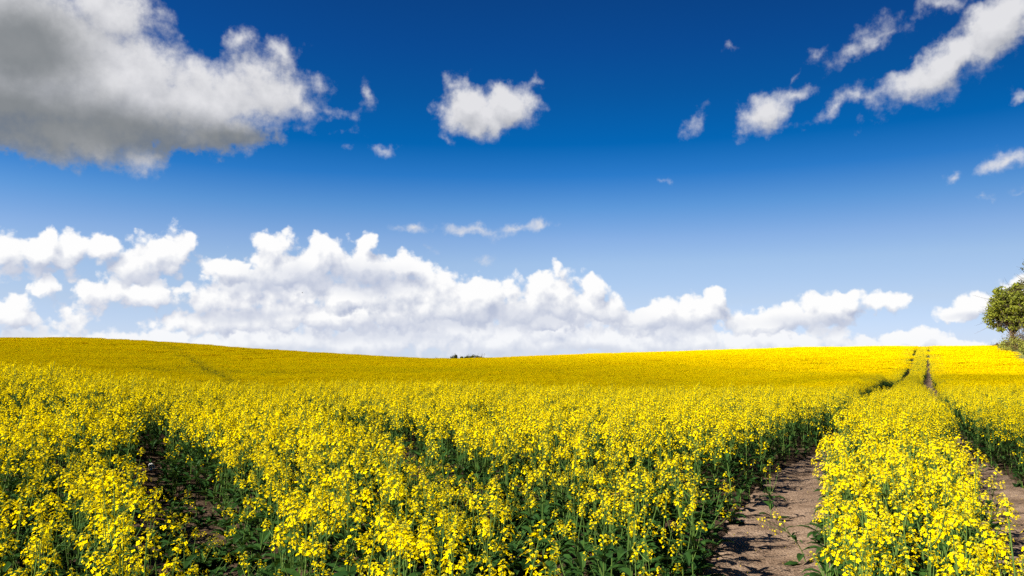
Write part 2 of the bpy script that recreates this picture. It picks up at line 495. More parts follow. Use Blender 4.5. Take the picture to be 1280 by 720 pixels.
# crop points
def jitter(x0, x1, y0, y1, step, amount=1.0):
    nx, ny = int((x1 - x0) / step), int((y1 - y0) / step)
    gx, gy = np.meshgrid(np.arange(nx), np.arange(ny))
    x = x0 + (gx.ravel() + amount * rng.uniform(0, 1, nx * ny)) * step
    y = y0 + (gy.ravel() + amount * rng.uniform(0, 1, nx * ny)) * step
    return x, y
def in_view(x, y, side=2.2):
    return (np.abs(x) < 0.665 * np.maximum(y, 0) + side)
def vnoise(x, y, s, seed):
    q = np.random.default_rng(seed); t = 0
    for k in range(5):
        a, b, p = q.uniform(-1, 1), q.uniform(-1, 1), q.uniform(0, 6.28)
        t = t + np.sin((a * x + b * y) * s * (1 + 0.5 * k) + p)
    return t / 5
PTS = []          # x, y, index, rz, scale
def edges(x, y):
    """Distance past the edge of the nearest track (negative: on the track) and which tracks."""
    return np.min([pdist(l, x, y) - half_w(w, y) for l, w, k in TRACKS], axis=0)

NEAR_R, MID_R, FAR1_R = 9.5, 36.0, 95.0
xn, yn = jitter(-9.5, 10.5, 1.9, NEAR_R + .2, 0.222)
rn = np.hypot(xn, yn)
ok = (rn < NEAR_R) & (rn > 2.3) & in_view(xn, yn, 1.6)
xn, yn = xn[ok], yn[ok]
en = edges(xn, yn)
ok = en > -0.02 + rng.uniform(-.04, .06, len(xn))
xn, yn, en = xn[ok], yn[ok], en[ok]
near_pts = []
def strip_of(x, y):
    """Which block of the field a spot is in."""
    xr1 = np.interp(y, R1[:, 1], R1[:, 0]); xr2 = np.interp(y, R2[:, 1], R2[:, 0])
    xl2 = np.interp(y, L2[:, 1], L2[:, 0]); xl1 = np.interp(y, L1[:, 1], L1[:, 0])
    if x > xr2: return "right"
    if x > xr1: return "strip"
    if x < xl2: return "left"
    if x < xl1: return "middle"
    return "front"
KINDS_N = {k: [i for i, (q, _) in enumerate(NEAR) if q == k] for k in ("rich", "thin", "low")}
for x, y, e in zip(xn, yn, en):
    blk = strip_of(x, y)
    green = {"front": 0.55, "middle": 0.20, "left": 0.20, "strip": 0.10, "right": 0.2}[blk]
    green += 0.22 * vnoise(np.array(x), np.array(y), 1.4, 5)
    if blk == "front" and x > 0.4: green += 0.28
    if blk == "left" and x > -2.9 - 0.2 * y: green += 0.25
    u = random.random()
    if e < 0.13 and blk != "strip":
        kind = "low" if u < (0.30 if blk == "front" else 0.55) else ("thin" if u < 0.92 else "rich")
    elif e < 0.12:
        kind = "low" if u < 0.2 else "rich"
    else:
        kind = "thin" if u < green else "rich"
    if random.random() < 0.05 + 1.25 * max(0.0, float(vnoise(np.array(x), np.array(y), 3.1, 21))) * (0.5 if blk == "strip" else 1.0):
        continue
    tt = (x * -5.42 + y * 12.25) / (5.42 ** 2 + 12.25 ** 2)
    if 0.42 < tt < 1.02 and abs(x * 12.25 + y * 5.42) / 13.4 < 0.14:
        continue
    near_pts.append((x, y, random.choice(KINDS_N[kind]), random.uniform(0, 6.28), random.uniform(0.80, 1.10) + 0.13 * float(vnoise(np.array(x), np.array(y), 2.0, 33)), blk, e, kind))

# the 300 that show largest become plants of their own
cam_loc = np.array([0, 0, CAM_H])
def project(p):
    d = np.asarray(p, float) - cam_loc
    zc = d[1] * math.cos(PITCH) + d[2] * math.sin(PITCH); yc = -d[1] * math.sin(PITCH) + d[2] * math.cos(PITCH)
    return 640 + F * d[0] / zc, 360 - F * yc / zc, zc
cand = []
for i, (x, y, v, rz, s, blk, e, kind) in enumerate(near_pts):
    hx = {"rich": 0.95, "thin": 0.85, "low": 0.5}[kind] * s
    px, py, zc = project((x, y, terrain(x, y) + hx))
    if zc > 0.5 and -6 < px < 1286 and py < 712:
        cand.append((zc, i))
cand.sort()
N_IND = 296
chosen = {i for _, i in cand[:N_IND]}
PROTO = {}
def proto_meshes(v):
    if v not in PROTO:
        st, lf, hs = NEAR[v][1]
        PROTO[v] = (st.mesh("stem", PM), lf.mesh("foliage", PM), [h.mesh("flower_head", PM) for h in hs])
    return PROTO[v]
def place_plant(meshes, x, y, rz, s, label, group):
    o = empty("rapeseed_plant", (x, y, float(ground_z(x, y)) - 0.01), rz)
    o.scale = (s, s, s)
    tag(o, label, "flowering plant", group)
    for nm, me in [("stem", meshes[0]), ("foliage", meshes[1])] + [("flower_head", h) for h in meshes[2]]:
        c = bpy.data.objects.new(nm, me); COL.objects.link(c); c.parent = o
    return o
ZONE = {}
for _b, _w in (("left", "left of the dark gap"), ("middle", "right of the dark gap"), ("front", "in the greener block left of the bare track"),
               ("strip", "in the strip between two bare tracks"), ("right", "beyond the right-hand track")):
    ZONE[(_b, "rich")] = "full yellow rape plant among the nearest " + _w
    ZONE[(_b, "thin")] = "sparse tall rape plant among the nearest " + _w
    ZONE[(_b, "low")] = "low leafy rape plant among the nearest " + _w
BLOCK_G = {"left": "nearest rape plants left of the dark gap", "middle": "nearest rape plants right of the dark gap", "front": "nearest rape plants in the greener block",
           "strip": "nearest rape plants in the strip between the tracks", "right": "nearest rape plants beyond the right track"}
for i, (x, y, v, rz, s, blk, e, kind) in enumerate(near_pts):
    if i in chosen:
        place_plant(proto_meshes(v), x, y, rz, s, ZONE[(blk, kind)], BLOCK_G[blk] + (" (%s)" % {"rich": "full", "thin": "sparse", "low": "low"}[kind]))
    else:
        PTS.append((x, y, SRC_IDX["n" + kind][KINDS_N[kind].index(v)], rz, s))
# four plants that stand out
def special(x, y, label, **kw):
    st, lf, hs = plant(**kw)
    return place_plant((st.mesh("stem", PM), lf.mesh("foliage", PM), [h.mesh("flower_head", PM) for h in hs]), x, y, 0, 1.0, label, None)
special(-3.35, 5.6, "rape plant with a long pale stem arching right over the dark gap", H=1.12, nheads=6, rich=0.8, lod=0, lean=(0.72, 0.55), nleaf=4, spread=0.2)
special(-3.25, 5.9, "leafy rape plant with several heads bowed right across the dark gap", H=0.98, nheads=7, rich=0.9, lod=0, lean=(0.30, 0.0), nleaf=9, spread=0.2)
special(-4.1, 7.5, "upright rape plant leaning slightly over the far end of the dark gap", H=1.0, nheads=7, rich=1.0, lod=0, lean=(0.2, -0.05), nleaf=9, spread=0.2)
special(2.62, 7.35, "thin rape sprig leaning left out of the strip over the bare track", H=0.62, nheads=5, rich=0.45, lod=0, lean=(-0.42, -0.12), nleaf=4, spread=0.16, headsc=0.8)
special(0.02, 3.95, "tall pale-stemmed rape plant standing clear above its greener neighbours", H=1.0, nheads=5, rich=0.9, lod=0, lean=(0.1, 0.0), nleaf=3, spread=0.16)
special(1.55, 5.6, "small sprawling rape plant with long leaves at the foot of the bare track's left bank", H=0.34, nheads=1, rich=0.3, lod=0, lean=(0.22, -0.1), nleaf=16, spread=0.1, headsc=0.6)

# mid distance
for (ra, rb, step) in ((NEAR_R, 20, 0.222), (20, MID_R, 0.222)):
    x, y = jitter(-28, 30, 4, MID_R + 1, step)
    r = np.hypot(x, y)
    ok = (r >= ra) & (r < rb) & in_view(x, y, 2.6) & (y > 3) & (x < edge_x(y))
    x, y = x[ok], y[ok]
    e = edges(x, y)
    ok = e > rng.uniform(-.06, .06, len(x))
    x, y, e = x[ok], y[ok], e[ok]
    g = 0.12 + 0.22 * vnoise(x, y, 0.9, 8)
    u = rng.uniform(0, 1, len(x))
    gap = 0.05 + 1.2 * np.maximum(0, vnoise(x, y, 2.2, 22)); hv = 0.13 * vnoise(x, y, 1.6, 34)
    for X, Y, E, G, U, GA, HV in zip(x, y, e, g, u, gap, hv):
        if random.random() < GA: continue
        if E < 0.14: kind = "mlow" if U < 0.35 else "mthin"
        else: kind = "mthin" if U < G else "mrich"
        PTS.append((X, Y, random.choice(SRC_IDX[kind]), random.uniform(0, 6.28), random.uniform(0.86, 1.10) + HV))
for (ra, rb, step, kind) in ((MID_R, FAR1_R, 1.0, "f1"), (FAR1_R, 245, 2.0, "f2")):
    x, y = jitter(-175, 200, 20, 250, step, 0.3)
    r = np.hypot(x, y)
    ok = (r >= ra - .5) & (r < rb) & in_view(x, y, 6) & (x < edge_x(y) - 0.6 * step)
    x, y = x[ok], y[ok]
    # farther off the wheel tracks stay open as narrow dark lines
    e = np.min([pdist(R1, x, y) - half_w(W1, y), pdist(R2, x, y) - half_w(W2, y), pdist(L1, x, y) - .1], axis=0)
    need = 0.5 if kind == "f1" else 0.75
    clash = e < need
    xs, ys = x[~clash], y[~clash]
    dr = vnoise(xs, ys, 0.16, 51) + 0.6 * vnoise(xs, ys, 0.5, 52); hv = 0.07 * vnoise(xs, ys, 0.35, 53)
    for X, Y, DR, HV in zip(xs, ys, dr, hv):
        kk = kind + "g" if DR + random.gauss(0, .15) > 0.30 else kind
        PTS.append((X, Y, random.choice(SRC_IDX[kk]), random.choice((0, 1.57, 3.14, 4.71)) + random.uniform(-.3, .3), random.uniform(0.92, 1.06) + HV))
    # single plants close the ragged edge between patches and tracks
    x2, y2 = jitter(-90, 130, 25, 160, 0.27)
    r2 = np.hypot(x2, y2)
    ok = (r2 >= ra) & (r2 < rb) & in_view(x2, y2, 3)
    x2, y2 = x2[ok], y2[ok]
    e2 = np.min([pdist(R1, x2, y2) - half_w(W1, y2), pdist(R2, x2, y2) - half_w(W2, y2), pdist(L1, x2, y2) - .16], axis=0)
    ok = (e2 > 0) & (e2 < need + 0.75)
    for X, Y in zip(x2[ok], y2[ok]):
        PTS.append((X, Y, random.choice(SRC_IDX["mrich"]), random.uniform(0, 6.28), random.uniform(0.88, 1.08)))

for line, n in ((L1, 260), (T1, 110), (L2, 64)):
    for k in range(n):
        yy = random.uniform(6.5, 18) if line is L1 else random.uniform(4.8, 10.5) if line is L2 else random.uniform(7.6, 9.35)
        xx = float(np.interp(yy, line[:, 1], line[:, 0])) + random.uniform(-.34, .34)
        PTS.append((xx, yy, random.choice(SRC_IDX["nlow"] if line is L2 or random.random() < .6 else SRC_IDX["nthin"]), random.uniform(0, 6.28), random.uniform(.5, .8) if line is L2 else random.uniform(.6, .95)))
P = np.array(PTS)
_t = (P[:, 0] * -5.42 + P[:, 1] * 12.25) / (5.42 ** 2 + 12.25 ** 2)
_s = ((P[:, 0] + 5.42) * -0.883 + (P[:, 1] - 12.25) * -0.469)
P = P[~((np.abs((P[:, 0] + 5.42) * 0.469 - (P[:, 1] - 12.25) * 0.883) < 0.13) & (_s > -0.1) & (_s < 1.3))]
_t = (P[:, 0] * -5.42 + P[:, 1] * 12.25) / (5.42 ** 2 + 12.25 ** 2)
P = P[~((np.abs(P[:, 0] * 12.25 + P[:, 1] * 5.42) / 13.4 < 0.15) & (_t > 0.66) & (_t < 1.02))]
z = ground_z(P[:, 0], P[:, 1]) - 0.01
me = bpy.data.meshes.new("rapeseed_crop")
me.from_pydata(np.stack([P[:, 0], P[:, 1], z], 1).tolist(), [], [])
for nm, ty, dat in (("pick", "INT", P[:, 2].astype(np.int32)), ("turn", "FLOAT", P[:, 3].astype(np.float32)), ("grow", "FLOAT", P[:, 4].astype(np.float32))):
    a = me.attributes.new(nm, ty, "POINT"); a.data.foreach_set("value", dat)
for m in PM:
    me.materials.append(m)
crop = bpy.data.objects.new("rapeseed_crop", me); COL.objects.link(crop)
tag(crop, "yellow flowering rape crop covering the rolling field to the skyline", kind="stuff")
ng = bpy.data.node_groups.new("crop", "GeometryNodeTree")
ng.interface.new_socket("Geometry", in_out="INPUT", socket_type="NodeSocketGeometry")
ng.interface.new_socket("Geometry", in_out="OUTPUT", socket_type="NodeSocketGeometry")
N, L = ng.nodes, ng.links
gi, go = N.new("NodeGroupInput"), N.new("NodeGroupOutput")
ci = N.new("GeometryNodeCollectionInfo"); ci.inputs["Collection"].default_value = SRC
ci.inputs["Separate Children"].default_value = True; ci.inputs["Reset Children"].default_value = True
ip = N.new("GeometryNodeInstanceOnPoints"); ip.inputs["Pick Instance"].default_value = True
def named(nm, ty):
    a = N.new("GeometryNodeInputNamedAttribute"); a.data_type = ty; a.inputs["Name"].default_value = nm
    return a.outputs[0]
cx = N.new("ShaderNodeCombineXYZ"); L.new(named("turn", "FLOAT"), cx.inputs[2])
er = N.new("FunctionNodeEulerToRotation"); L.new(cx.outputs[0], er.inputs[0])
L.new(gi.outputs[0], ip.inputs["Points"]); L.new(ci.outputs[0], ip.inputs["Instance"])
L.new(named("pick", "INT"), ip.inputs["Instance Index"]); L.new(er.outputs[0], ip.inputs["Rotation"])
L.new(named("grow", "FLOAT"), ip.inputs["Scale"]); L.new(ip.outputs[0], go.inputs[0])
md = crop.modifiers.new("crop", "NODES"); md.node_group = ng
print("crop instances", len(PTS), "individual", len(chosen))

# soil clods and fallen bits on the tracks
mb = MB()
def lump(mb, c, s, flat=0.6):
    t = (1 + 5 ** .5) / 2
    v = np.array([(-1, t, 0), (1, t, 0), (-1, -t, 0), (1, -t, 0), (0, -1, t), (0, 1, t), (0, -1, -t), (0, 1, -t), (t, 0, -1), (t, 0, 1), (-t, 0, -1), (-t, 0, 1)], float) / 1.9
    v *= np.array([random.uniform(.7, 1.3), random.uniform(.7, 1.3), flat]) * s
    v += np.random.default_rng(random.randint(0, 1 << 30)).normal(0, .12 * s, v.shape)
    f = [(0, 11, 5), (0, 5, 1), (0, 1, 7), (0, 7, 10), (0, 10, 11), (1, 5, 9), (5, 11, 4), (11, 10, 2), (10, 7, 6), (7, 1, 8), (3, 9, 4), (3, 4, 2), (3, 2, 6), (3, 6, 8), (3, 8, 9), (4, 9, 5), (2, 4, 11), (6, 2, 10), (8, 6, 7), (9, 8, 1)]
    mb.add(v + np.asarray(c), f, 0)
for line, wid, n in ((R1, 0.55, 600), (R2, 0.55, 300), (L2, 0.4, 300)):
    for k in range(n):
        yy = 4.5 + 16 * random.random() ** 1.6
        xx = np.interp(yy, line[:, 1], line[:, 0]) + random.gauss(0, .42) * wid * 1.2
        s = 0.004 + 0.016 * random.random() ** 4
        lump(mb, (xx, yy, float(terrain(xx, yy)) - 0.052 + s * .1), s)
tag(mb.build("soil_clods", M_TRACK), "small brown clods scattered on the bare wheel tracks", kind="stuff")

mb = MB()
for line, wid, n in ((R1, 0.6, 420), (R2, 0.6, 260), (L2, 0.4, 140)):
    for k in range(n):
        yy = 4.5 + 12 * random.random() ** 1.3
        xx = float(np.interp(yy, line[:, 1], line[:, 0])) + random.choice((-1, 1)) * wid * random.random() ** .5
        a = random.random() * 6.28; s_ = random.uniform(.004, .008)
        c, q = s_ * math.cos(a), s_ * math.sin(a); zz = float(terrain(xx, yy)) - 0.040
        mb.add([(xx + c, yy + q, zz + .003), (xx - q * .6, yy + c * .6, zz + .005), (xx - c, yy - q, zz + .002), (xx + q * .6, yy - c * .6, zz + .001)], [(0, 1, 2, 3)], 0)
tag(mb.build("fallen_petals", M_PETAL), "fallen yellow petals strewn along the edges of the wheel tracks", kind="stuff")

# ------------------------------------------------------------------ trees, shrubs, verge
def at_px(px, d, up=0.0):
    x = (px - 640) / F * d
    return np.array([x, d, float(terrain(x, d)) + up])

def crown_leaves(mb, centres, radii, n, size, flat=0.8):
    q = np.random.default_rng(random.randint(0, 1 << 30))
    for c, r in zip(centres, radii):
        tn = random.random()
        for k in range(n):
            d = q.normal(0, 1, 3); d /= np.linalg.norm(d)
            p = np.asarray(c) + d * np.array([1, 1, flat]) * r * (random.random() ** 0.45)
            u = q.normal(0, 1, 3); u /= np.linalg.norm(u)
            w = np.cross(u, d + q.normal(0, .5, 3)); w /= np.linalg.norm(w) + 1e-9
            s = size * random.uniform(.6, 1.3)
            mb.add([p - u * s * .55, p + w * s * .3, p + u * s * .55, p - w * s * .3], [(0, 1, 2, 3)], 0, 0.45 * tn + 0.55 * random.random())

def make_tree(name, base, height, crown_c, crown_r, nclump, nleaf, lsize, mat, label, cat, group=None, trunk_r=0.22, lean=0.0):
    root = empty(name, base)
    tag(root, label, cat, group)
    tk = MB()
    top = np.array([lean, 0, height * 0.62])
    tp = [np.array([lean * t * t + 0.12 * math.sin(t * 5), 0.08 * math.sin(t * 4), height * 0.62 * t]) for t in np.linspace(0, 1, 8)]
    tube(tk, tp, [trunk_r * (1.25 - 0.95 * t) for t in np.linspace(0, 1, 8)], 8)
    cs, rs = [], []
    q = np.random.default_rng(random.randint(0, 1 << 30))
    for k in range(nclump):
        d = q.normal(0, 1, 3); d /= np.linalg.norm(d)
        if d[2] < -0.8: d[2] *= -0.5
        rr = random.uniform(0.45, 1.0)
        c = np.array(crown_c) + d * np.array(crown_r) * rr
        cs.append(c); rs.append(np.mean(crown_r) * random.uniform(0.14, 0.30))
        t = random.uniform(0.35, 0.98)
        p0 = np.array([lean * t * t + 0.12 * math.sin(t * 5), 0.08 * math.sin(t * 4), height * 0.62 * t])
        mid = (p0 + c) / 2 + q.normal(0, .12, 3) + np.array([0, 0, 0.12 * height * random.uniform(-.2, .6)])
        bp = [(1 - s) ** 2 * p0 + 2 * s * (1 - s) * mid + s * s * c for s in np.linspace(0, 1, 6)]
        tube(tk, bp, [trunk_r * 0.30 * (1.05 - s) + 0.008 for s in np.linspace(0, 1, 6)], 4)
        for _ in range(4):
            tw = c + q.normal(0, 1, 3) * rs[-1] * 1.15
            tube(tk, [c, (c + tw) / 2 + q.normal(0, .05, 3), tw], [0.03, 0.02, 0.008], 3)
    tk.build("trunk", M_BARK, root)
    cr = MB()
    crown_leaves(cr, cs, rs, nleaf, lsize)
    cr.build("crown", mat, root)
    return root

def make_shrub(name, base, w, h, nclump, nleaf, lsize, mat, label, cat, group=None, twigs=10, twig_h=0.2):
    root = empty(name, base)
    tag(root, label, cat, group)
    st = MB(); cr = MB(); cs = []; rs = []
    for k in range(nclump):
        a = random.uniform(0, 6.28); r = random.random() ** .5
        e = math.sqrt(max(0.05, 1 - r * r * 0.8))
        c = np.array([math.cos(a) * r * w * .5, math.sin(a) * r * w * .35, h * random.uniform(.3, .85) * e])
        cs.append(c); rs.append(h * random.uniform(.14, .26))
        tube(st, [(c[0] * .25, c[1] * .25, 0), (c[0] * .7, c[1] * .7, c[2] * .55), c], [.035, .025, .01], 4)
    for k in range(twigs):
        x = random.uniform(-.42, .42) * w; y = random.uniform(-.2, .2) * w
        tube(st, [(x * .6, y, h * .3), (x * .9, y, h * .75), (x + random.gauss(0, .1), y, h * (1 + random.uniform(.3, 1.0) * twig_h))], [.03, .022, .008], 3)
    st.build("stem", M_BARK, root)
    crown_leaves(cr, cs, rs, nleaf, lsize, 0.9)
    cr.build("foliage", mat, root)
    return root

D = 135
b = at_px(1264, D)
px_m = D / F
top_z = CAM_H + (HORIZON - 350) * px_m
b_h = top_z - b[2]
cz = CAM_H + (HORIZON - 386) * px_m - b[2]
make_tree("hedgerow_tree", b, b_h, (0.9, 0, cz - 0.2), (4.35, 4.4, 4.3), 175, 105, 0.40, M_TREE, "rounded green tree with a dense crown at the field's right edge", "tree", trunk_r=0.3, lean=0.3)
D2 = 122
b2 = at_px(1318, D2)
t2 = CAM_H + (HORIZON - 318) * D2 / F - b2[2]
make_tree("hedgerow_tree", b2, t2, (0, 0, t2 * .72), (4.6, 4.4, t2 * .28), 80, 45, 0.36, M_TREE2, "taller thin-leaved tree whose left twigs just enter the right frame edge", "tree", trunk_r=0.28)
for (px, d, w, h, mat, lab, tw, th_) in (
        (1276, 128, 4.2, 5.2, M_BROWN, "brown twiggy shrub under the tree crown at the right edge", 16, .15),
        (1270, 122, 5.0, 3.5, M_SHRUB, "yellow-green shrub below the brown one at the field's right edge", 4, .1),
        (1249, 150, 3.4, 1.7, M_BROWN, "low brown shrub left of the tree trunk on the skyline", 8, .2),
        (1231, 190, 6.0, 1.8, M_SHRUB, "small far shrub at the left end of the hedgerow on the skyline", 8, .25),
        (1261, 131, 3.2, 2.6, M_SHRUB, "leafy green shrub hiding the foot of the round tree's trunk", 4, .1),
        (1290, 108, 4.2, 2.4, M_SHRUB, "green shrub nearest the camera in the right-hand hedgerow", 6, .1)):
    make_shrub("hedgerow_shrub", at_px(px, d, -.05), w, h, 34, 60, 0.22, mat, lab, "shrub", "shrubs along the hedgerow", tw, th_)

mb = MB()
for k in range(16000):
    y = 60 + 140 * random.random()
    x = float(edge_x(y)) + random.uniform(-.8, 3.2)
    zz = float(terrain(x, y)); h = random.uniform(.35, 1.05); a = random.uniform(0, 6.28); w = .035
    lx, ly = random.gauss(0, .18), random.gauss(0, .18)
    mb.add([(x - w * math.cos(a), y - w * math.sin(a), zz), (x + w * math.cos(a), y + w * math.sin(a), zz), (x + lx, y + ly, zz + h)], [(0, 1, 2)], 0)
tag(mb.build("verge_grass", M_GRASS), "pale green and straw grass on the verge below the hedgerow", kind="stuff")

DB = 262
for (px, ytop, w_px, lab, tw, nm) in (
        (568, 442.6, 8, "small rounded dark bush at the left of the far hedge on the skyline", 4, "far_bush"),
        (580, 444.4, 18, "low dark hedge bush just right of the rounded bush on the skyline", 8, "far_bush"),
        (595, 443.2, 26, "widest far bush with bare twigs sticking up on the skyline", 26, "far_bush"),
        (545.5, 446.8, 6, "tiny lone bush left of the others on the skyline", 2, "far_bush")):
    p = at_px(px, DB)
    h = CAM_H + (HORIZON - ytop) * DB / F - p[2]
    make_shrub(nm, p, w_px * DB / F * 1.1, h * 1.05, 44, 40, 0.34, M_FARB, lab, "bush", "bushes beyond the crest", tw, 0.16)

# ------------------------------------------------------------------ small things
def litter():
    m, N, L = newmat("white plastic")
    b = N.new("ShaderNodeBsdfPrincipled"); out = N.new("ShaderNodeOutputMaterial")
    no = N.new("ShaderNodeTexNoise"); no.inputs["Scale"].default_value = 18; cr = N.new("ShaderNodeValToRGB")
    cr.color_ramp.elements[0].color = (.62, .62, .60, 1); cr.color_ramp.elements[1].color = (.82, .82, .82, 1)
    L.new(no.outputs["Fac"], cr.inputs[0]); L.new(cr.outputs[0], b.inputs["Base Color"]); b.inputs["Roughness"].default_value = .25
    L.new(b.outputs[0], out.inputs["Surface"])
    mb = MB()
    prof_ = [(0.0, 0.028), (0.0, 0.032), (0.09, 0.045), (0.096, 0.047), (0.096, 0.043), (0.01, 0.027), (0.01, 0.001)]
    v = []; n = 28
    for (z_, r_) in [(0.0, 0.001)] + prof_:
        for k in range(n):
            a = 6.2832 * k / n
            v.append((z_, r_ * math.cos(a), r_ * math.sin(a) + 0.047))
    f = [(i * n + k, i * n + (k + 1) % n, (i + 1) * n + (k + 1) % n, (i + 1) * n + k) for i in range(7) for k in range(n)]
    mb.add(v, f, 0, .5)
    x, y = -5.42, 12.25
    o = mb.build("litter_cup", m, smooth=True)
    o.location = (x, y, float(terrain(x, y)) - 0.035); o.rotation_euler = (0, 0.25, R(-60))
    tag(o, "small shiny white cup-like litter lying on soil in the dark gap", "litter")
litter()

def bird():
    m, N, L = newmat("dark feathers")
    b = N.new("ShaderNodeBsdfDiffuse"); out = N.new("ShaderNodeOutputMaterial"); no = N.new("ShaderNodeTexNoise"); cr = N.new("ShaderNodeValToRGB")
    cr.color_ramp.elements[0].color = (.02, .02, .022, 1); cr.color_ramp.elements[1].color = (.07, .065, .06, 1)
    L.new(no.outputs["Fac"], cr.inputs[0]); L.new(cr.outputs[0], b.inputs["Color"]); L.new(b.outputs[0], out.inputs["Surface"])
    mb = MB()
    xs = [-.17, -.13, -.06, .02, .10, .15, .19]; rs = [.012, .03, .05, .055, .04, .028, .004]
    v = []; n = 8
    for x_, r_ in zip(xs, rs):
        for k in range(n):
            a = 6.2832 * k / n; v.append((x_, r_ * math.cos(a), r_ * .9 * math.sin(a)))
    f = [(i * n + k, i * n + (k + 1) % n, (i + 1) * n + (k + 1) % n, (i + 1) * n + k) for i in range(6) for k in range(n)]
    f += [tuple(reversed(range(n)))]
    mb.add(v, f, 0, .5)
    for s in (1, -1):
        mb.add([(.07, s * .03, .02), (.09, s * .2, .09), (.03, s * .43, .05), (-.04, s * .2, .085), (-.07, s * .03, .02), (.06, s * .03, .005), (-.06, s * .03, .005)],
               [(0, 1, 3, 4), (1, 2, 3), (5, 1, 3, 6), (5, 2, 1), (6, 3, 2)], 0, .5)
    mb.add([(-.14, .03, 0), (-.14, -.03, 0), (-.29, -.06, .004), (-.29, .06, .004), (-.14, 0, .02)], [(0, 1, 2, 3), (4, 3, 2)], 0, .5)
    d = 210
    o = mb.build("bird", m)
    yc = (360 - 366) / F; sP, cP = math.sin(PITCH), math.cos(PITCH)
    o.location = ((378 - 640) / F * d, (cP - yc * sP) * d, CAM_H + (sP + yc * cP) * d)
    o.rotation_euler = (0.2, 0.1, 0.5)
    tag(o, "tiny dark bird flying far off in front of the white cloud bank", "bird")
bird()

# ------------------------------------------------------------------ light
SUN_EL, SUN_AZ = 35.0, -118.0      # azimuth from straight ahead, clockwise seen from above
sun = bpy.data.lights.new("sun", "SUN"); sun.energy = 5.0; sun.angle = R(0.53); sun.color = (1.0, 0.93, 0.82)
so = bpy.data.objects.new("sun", sun); COL.objects.link(so)
sd = Vector((math.sin(R(SUN_AZ)) * math.cos(R(SUN_EL)), math.cos(R(SUN_AZ)) * math.cos(R(SUN_EL)), math.sin(R(SUN_EL))))
so.rotation_euler = sd.to_track_quat("Z", "Y").to_euler()

# ------------------------------------------------------------------ unseen cloud above left, added and shaped to shade the hill and midfield
def shade_cloud():
    m, N, L = newmat("cloud vapour")
    pv = N.new("ShaderNodeVolumePrincipled"); pv.inputs["Color"].default_value = (1, 1, 1, 1); pv.inputs["Density"].default_value = CLOUD_DENS
    out = N.new("ShaderNodeOutputMaterial"); L.new(pv.outputs[0], out.inputs["Volume"])
    h = 320.0
    shift = np.array([sd.x, sd.y, sd.z]) * (h / sd.z)
    # outline on the ground of the shaded part, then carried up along the sun's direction
    ring = np.array(SHADE)
    c = ring.mean(0)
    n = 160; dense = []
    for a, b_ in zip(ring, np.roll(ring, -1, 0)):
        for t in np.linspace(0, 1, 12, endpoint=False):
            dense.append(a + (b_ - a) * t)
    dense = np.array(dense)
    for _ in range(6):
        dense = (np.roll(dense, 1, 0) + 2 * dense + np.roll(dense, -1, 0)) / 4
    q = np.random.default_rng(3)
    lumpy = 1 + 0.03 * np.sin(np.arange(len(dense)) * 0.9) + 0.02 * np.sin(np.arange(len(dense)) * 2.3)
    v = []; levels = [(0.99, -1), (1.01, 5), (0.99, 16), (0.96, 28), (0.92, 40), (0.84, 48)]
    k = len(dense)
    for s, z_ in levels:
        p = c + (dense - c) * (s * lumpy)[:, None]
        for a in p:
            v.append((a[0] + shift[0], a[1] + shift[1], h + z_ + (4 * math.sin(a[0] * .11) * math.sin(a[1] * .13) if 0 < z_ else 0)))
    f = [(i * k + j, i * k + (j + 1) % k, (i + 1) * k + (j + 1) % k, (i + 1) * k + j) for i in range(len(levels) - 1) for j in range(k)]
    f += [tuple(reversed(range(k))), tuple((len(levels) - 1) * k + j for j in range(k))]
    mb = MB(); mb.add(v, f, 0, .5)
    o = mb.build("cloud", m, smooth=True)
    tag(o, "unseen cloud added high above left of the field to shade the hill", "cloud")
CLOUD_DENS = 0.0105
SHADE = [(-260, 5), (-30, 8), (-9, 9), (3, 8), (10, 12), (22, 25), (60, 48), (100, 84), (94, 98), (62, 72), (45, 61), (33, 57), (21, 54), (12, 60), (6, 74), (0, 98), (-8, 136), (-20, 190), (-50, 260), (-260, 260)]
shade_cloud()

# ------------------------------------------------------------------ sky
def pix_dir(px, py):
    xc, yc = (px - 640) / F, (360 - py) / F
    y = math.cos(PITCH) - yc * math.sin(PITCH); z_ = math.sin(PITCH) + yc * math.cos(PITCH)
    return math.degrees(math.atan2(xc, y)), math.degrees(math.atan2(z_, math.hypot(xc, y)))
def blob(px, py, rx, ry, rot=0.0):
    az, el = pix_dir(px, py)
    a1, _ = pix_dir(px + 5, py); _, e1 = pix_dir(px, py - 5)
    return az, el, rx * abs(a1 - az) / 5, ry * abs(e1 - el) / 5, rot

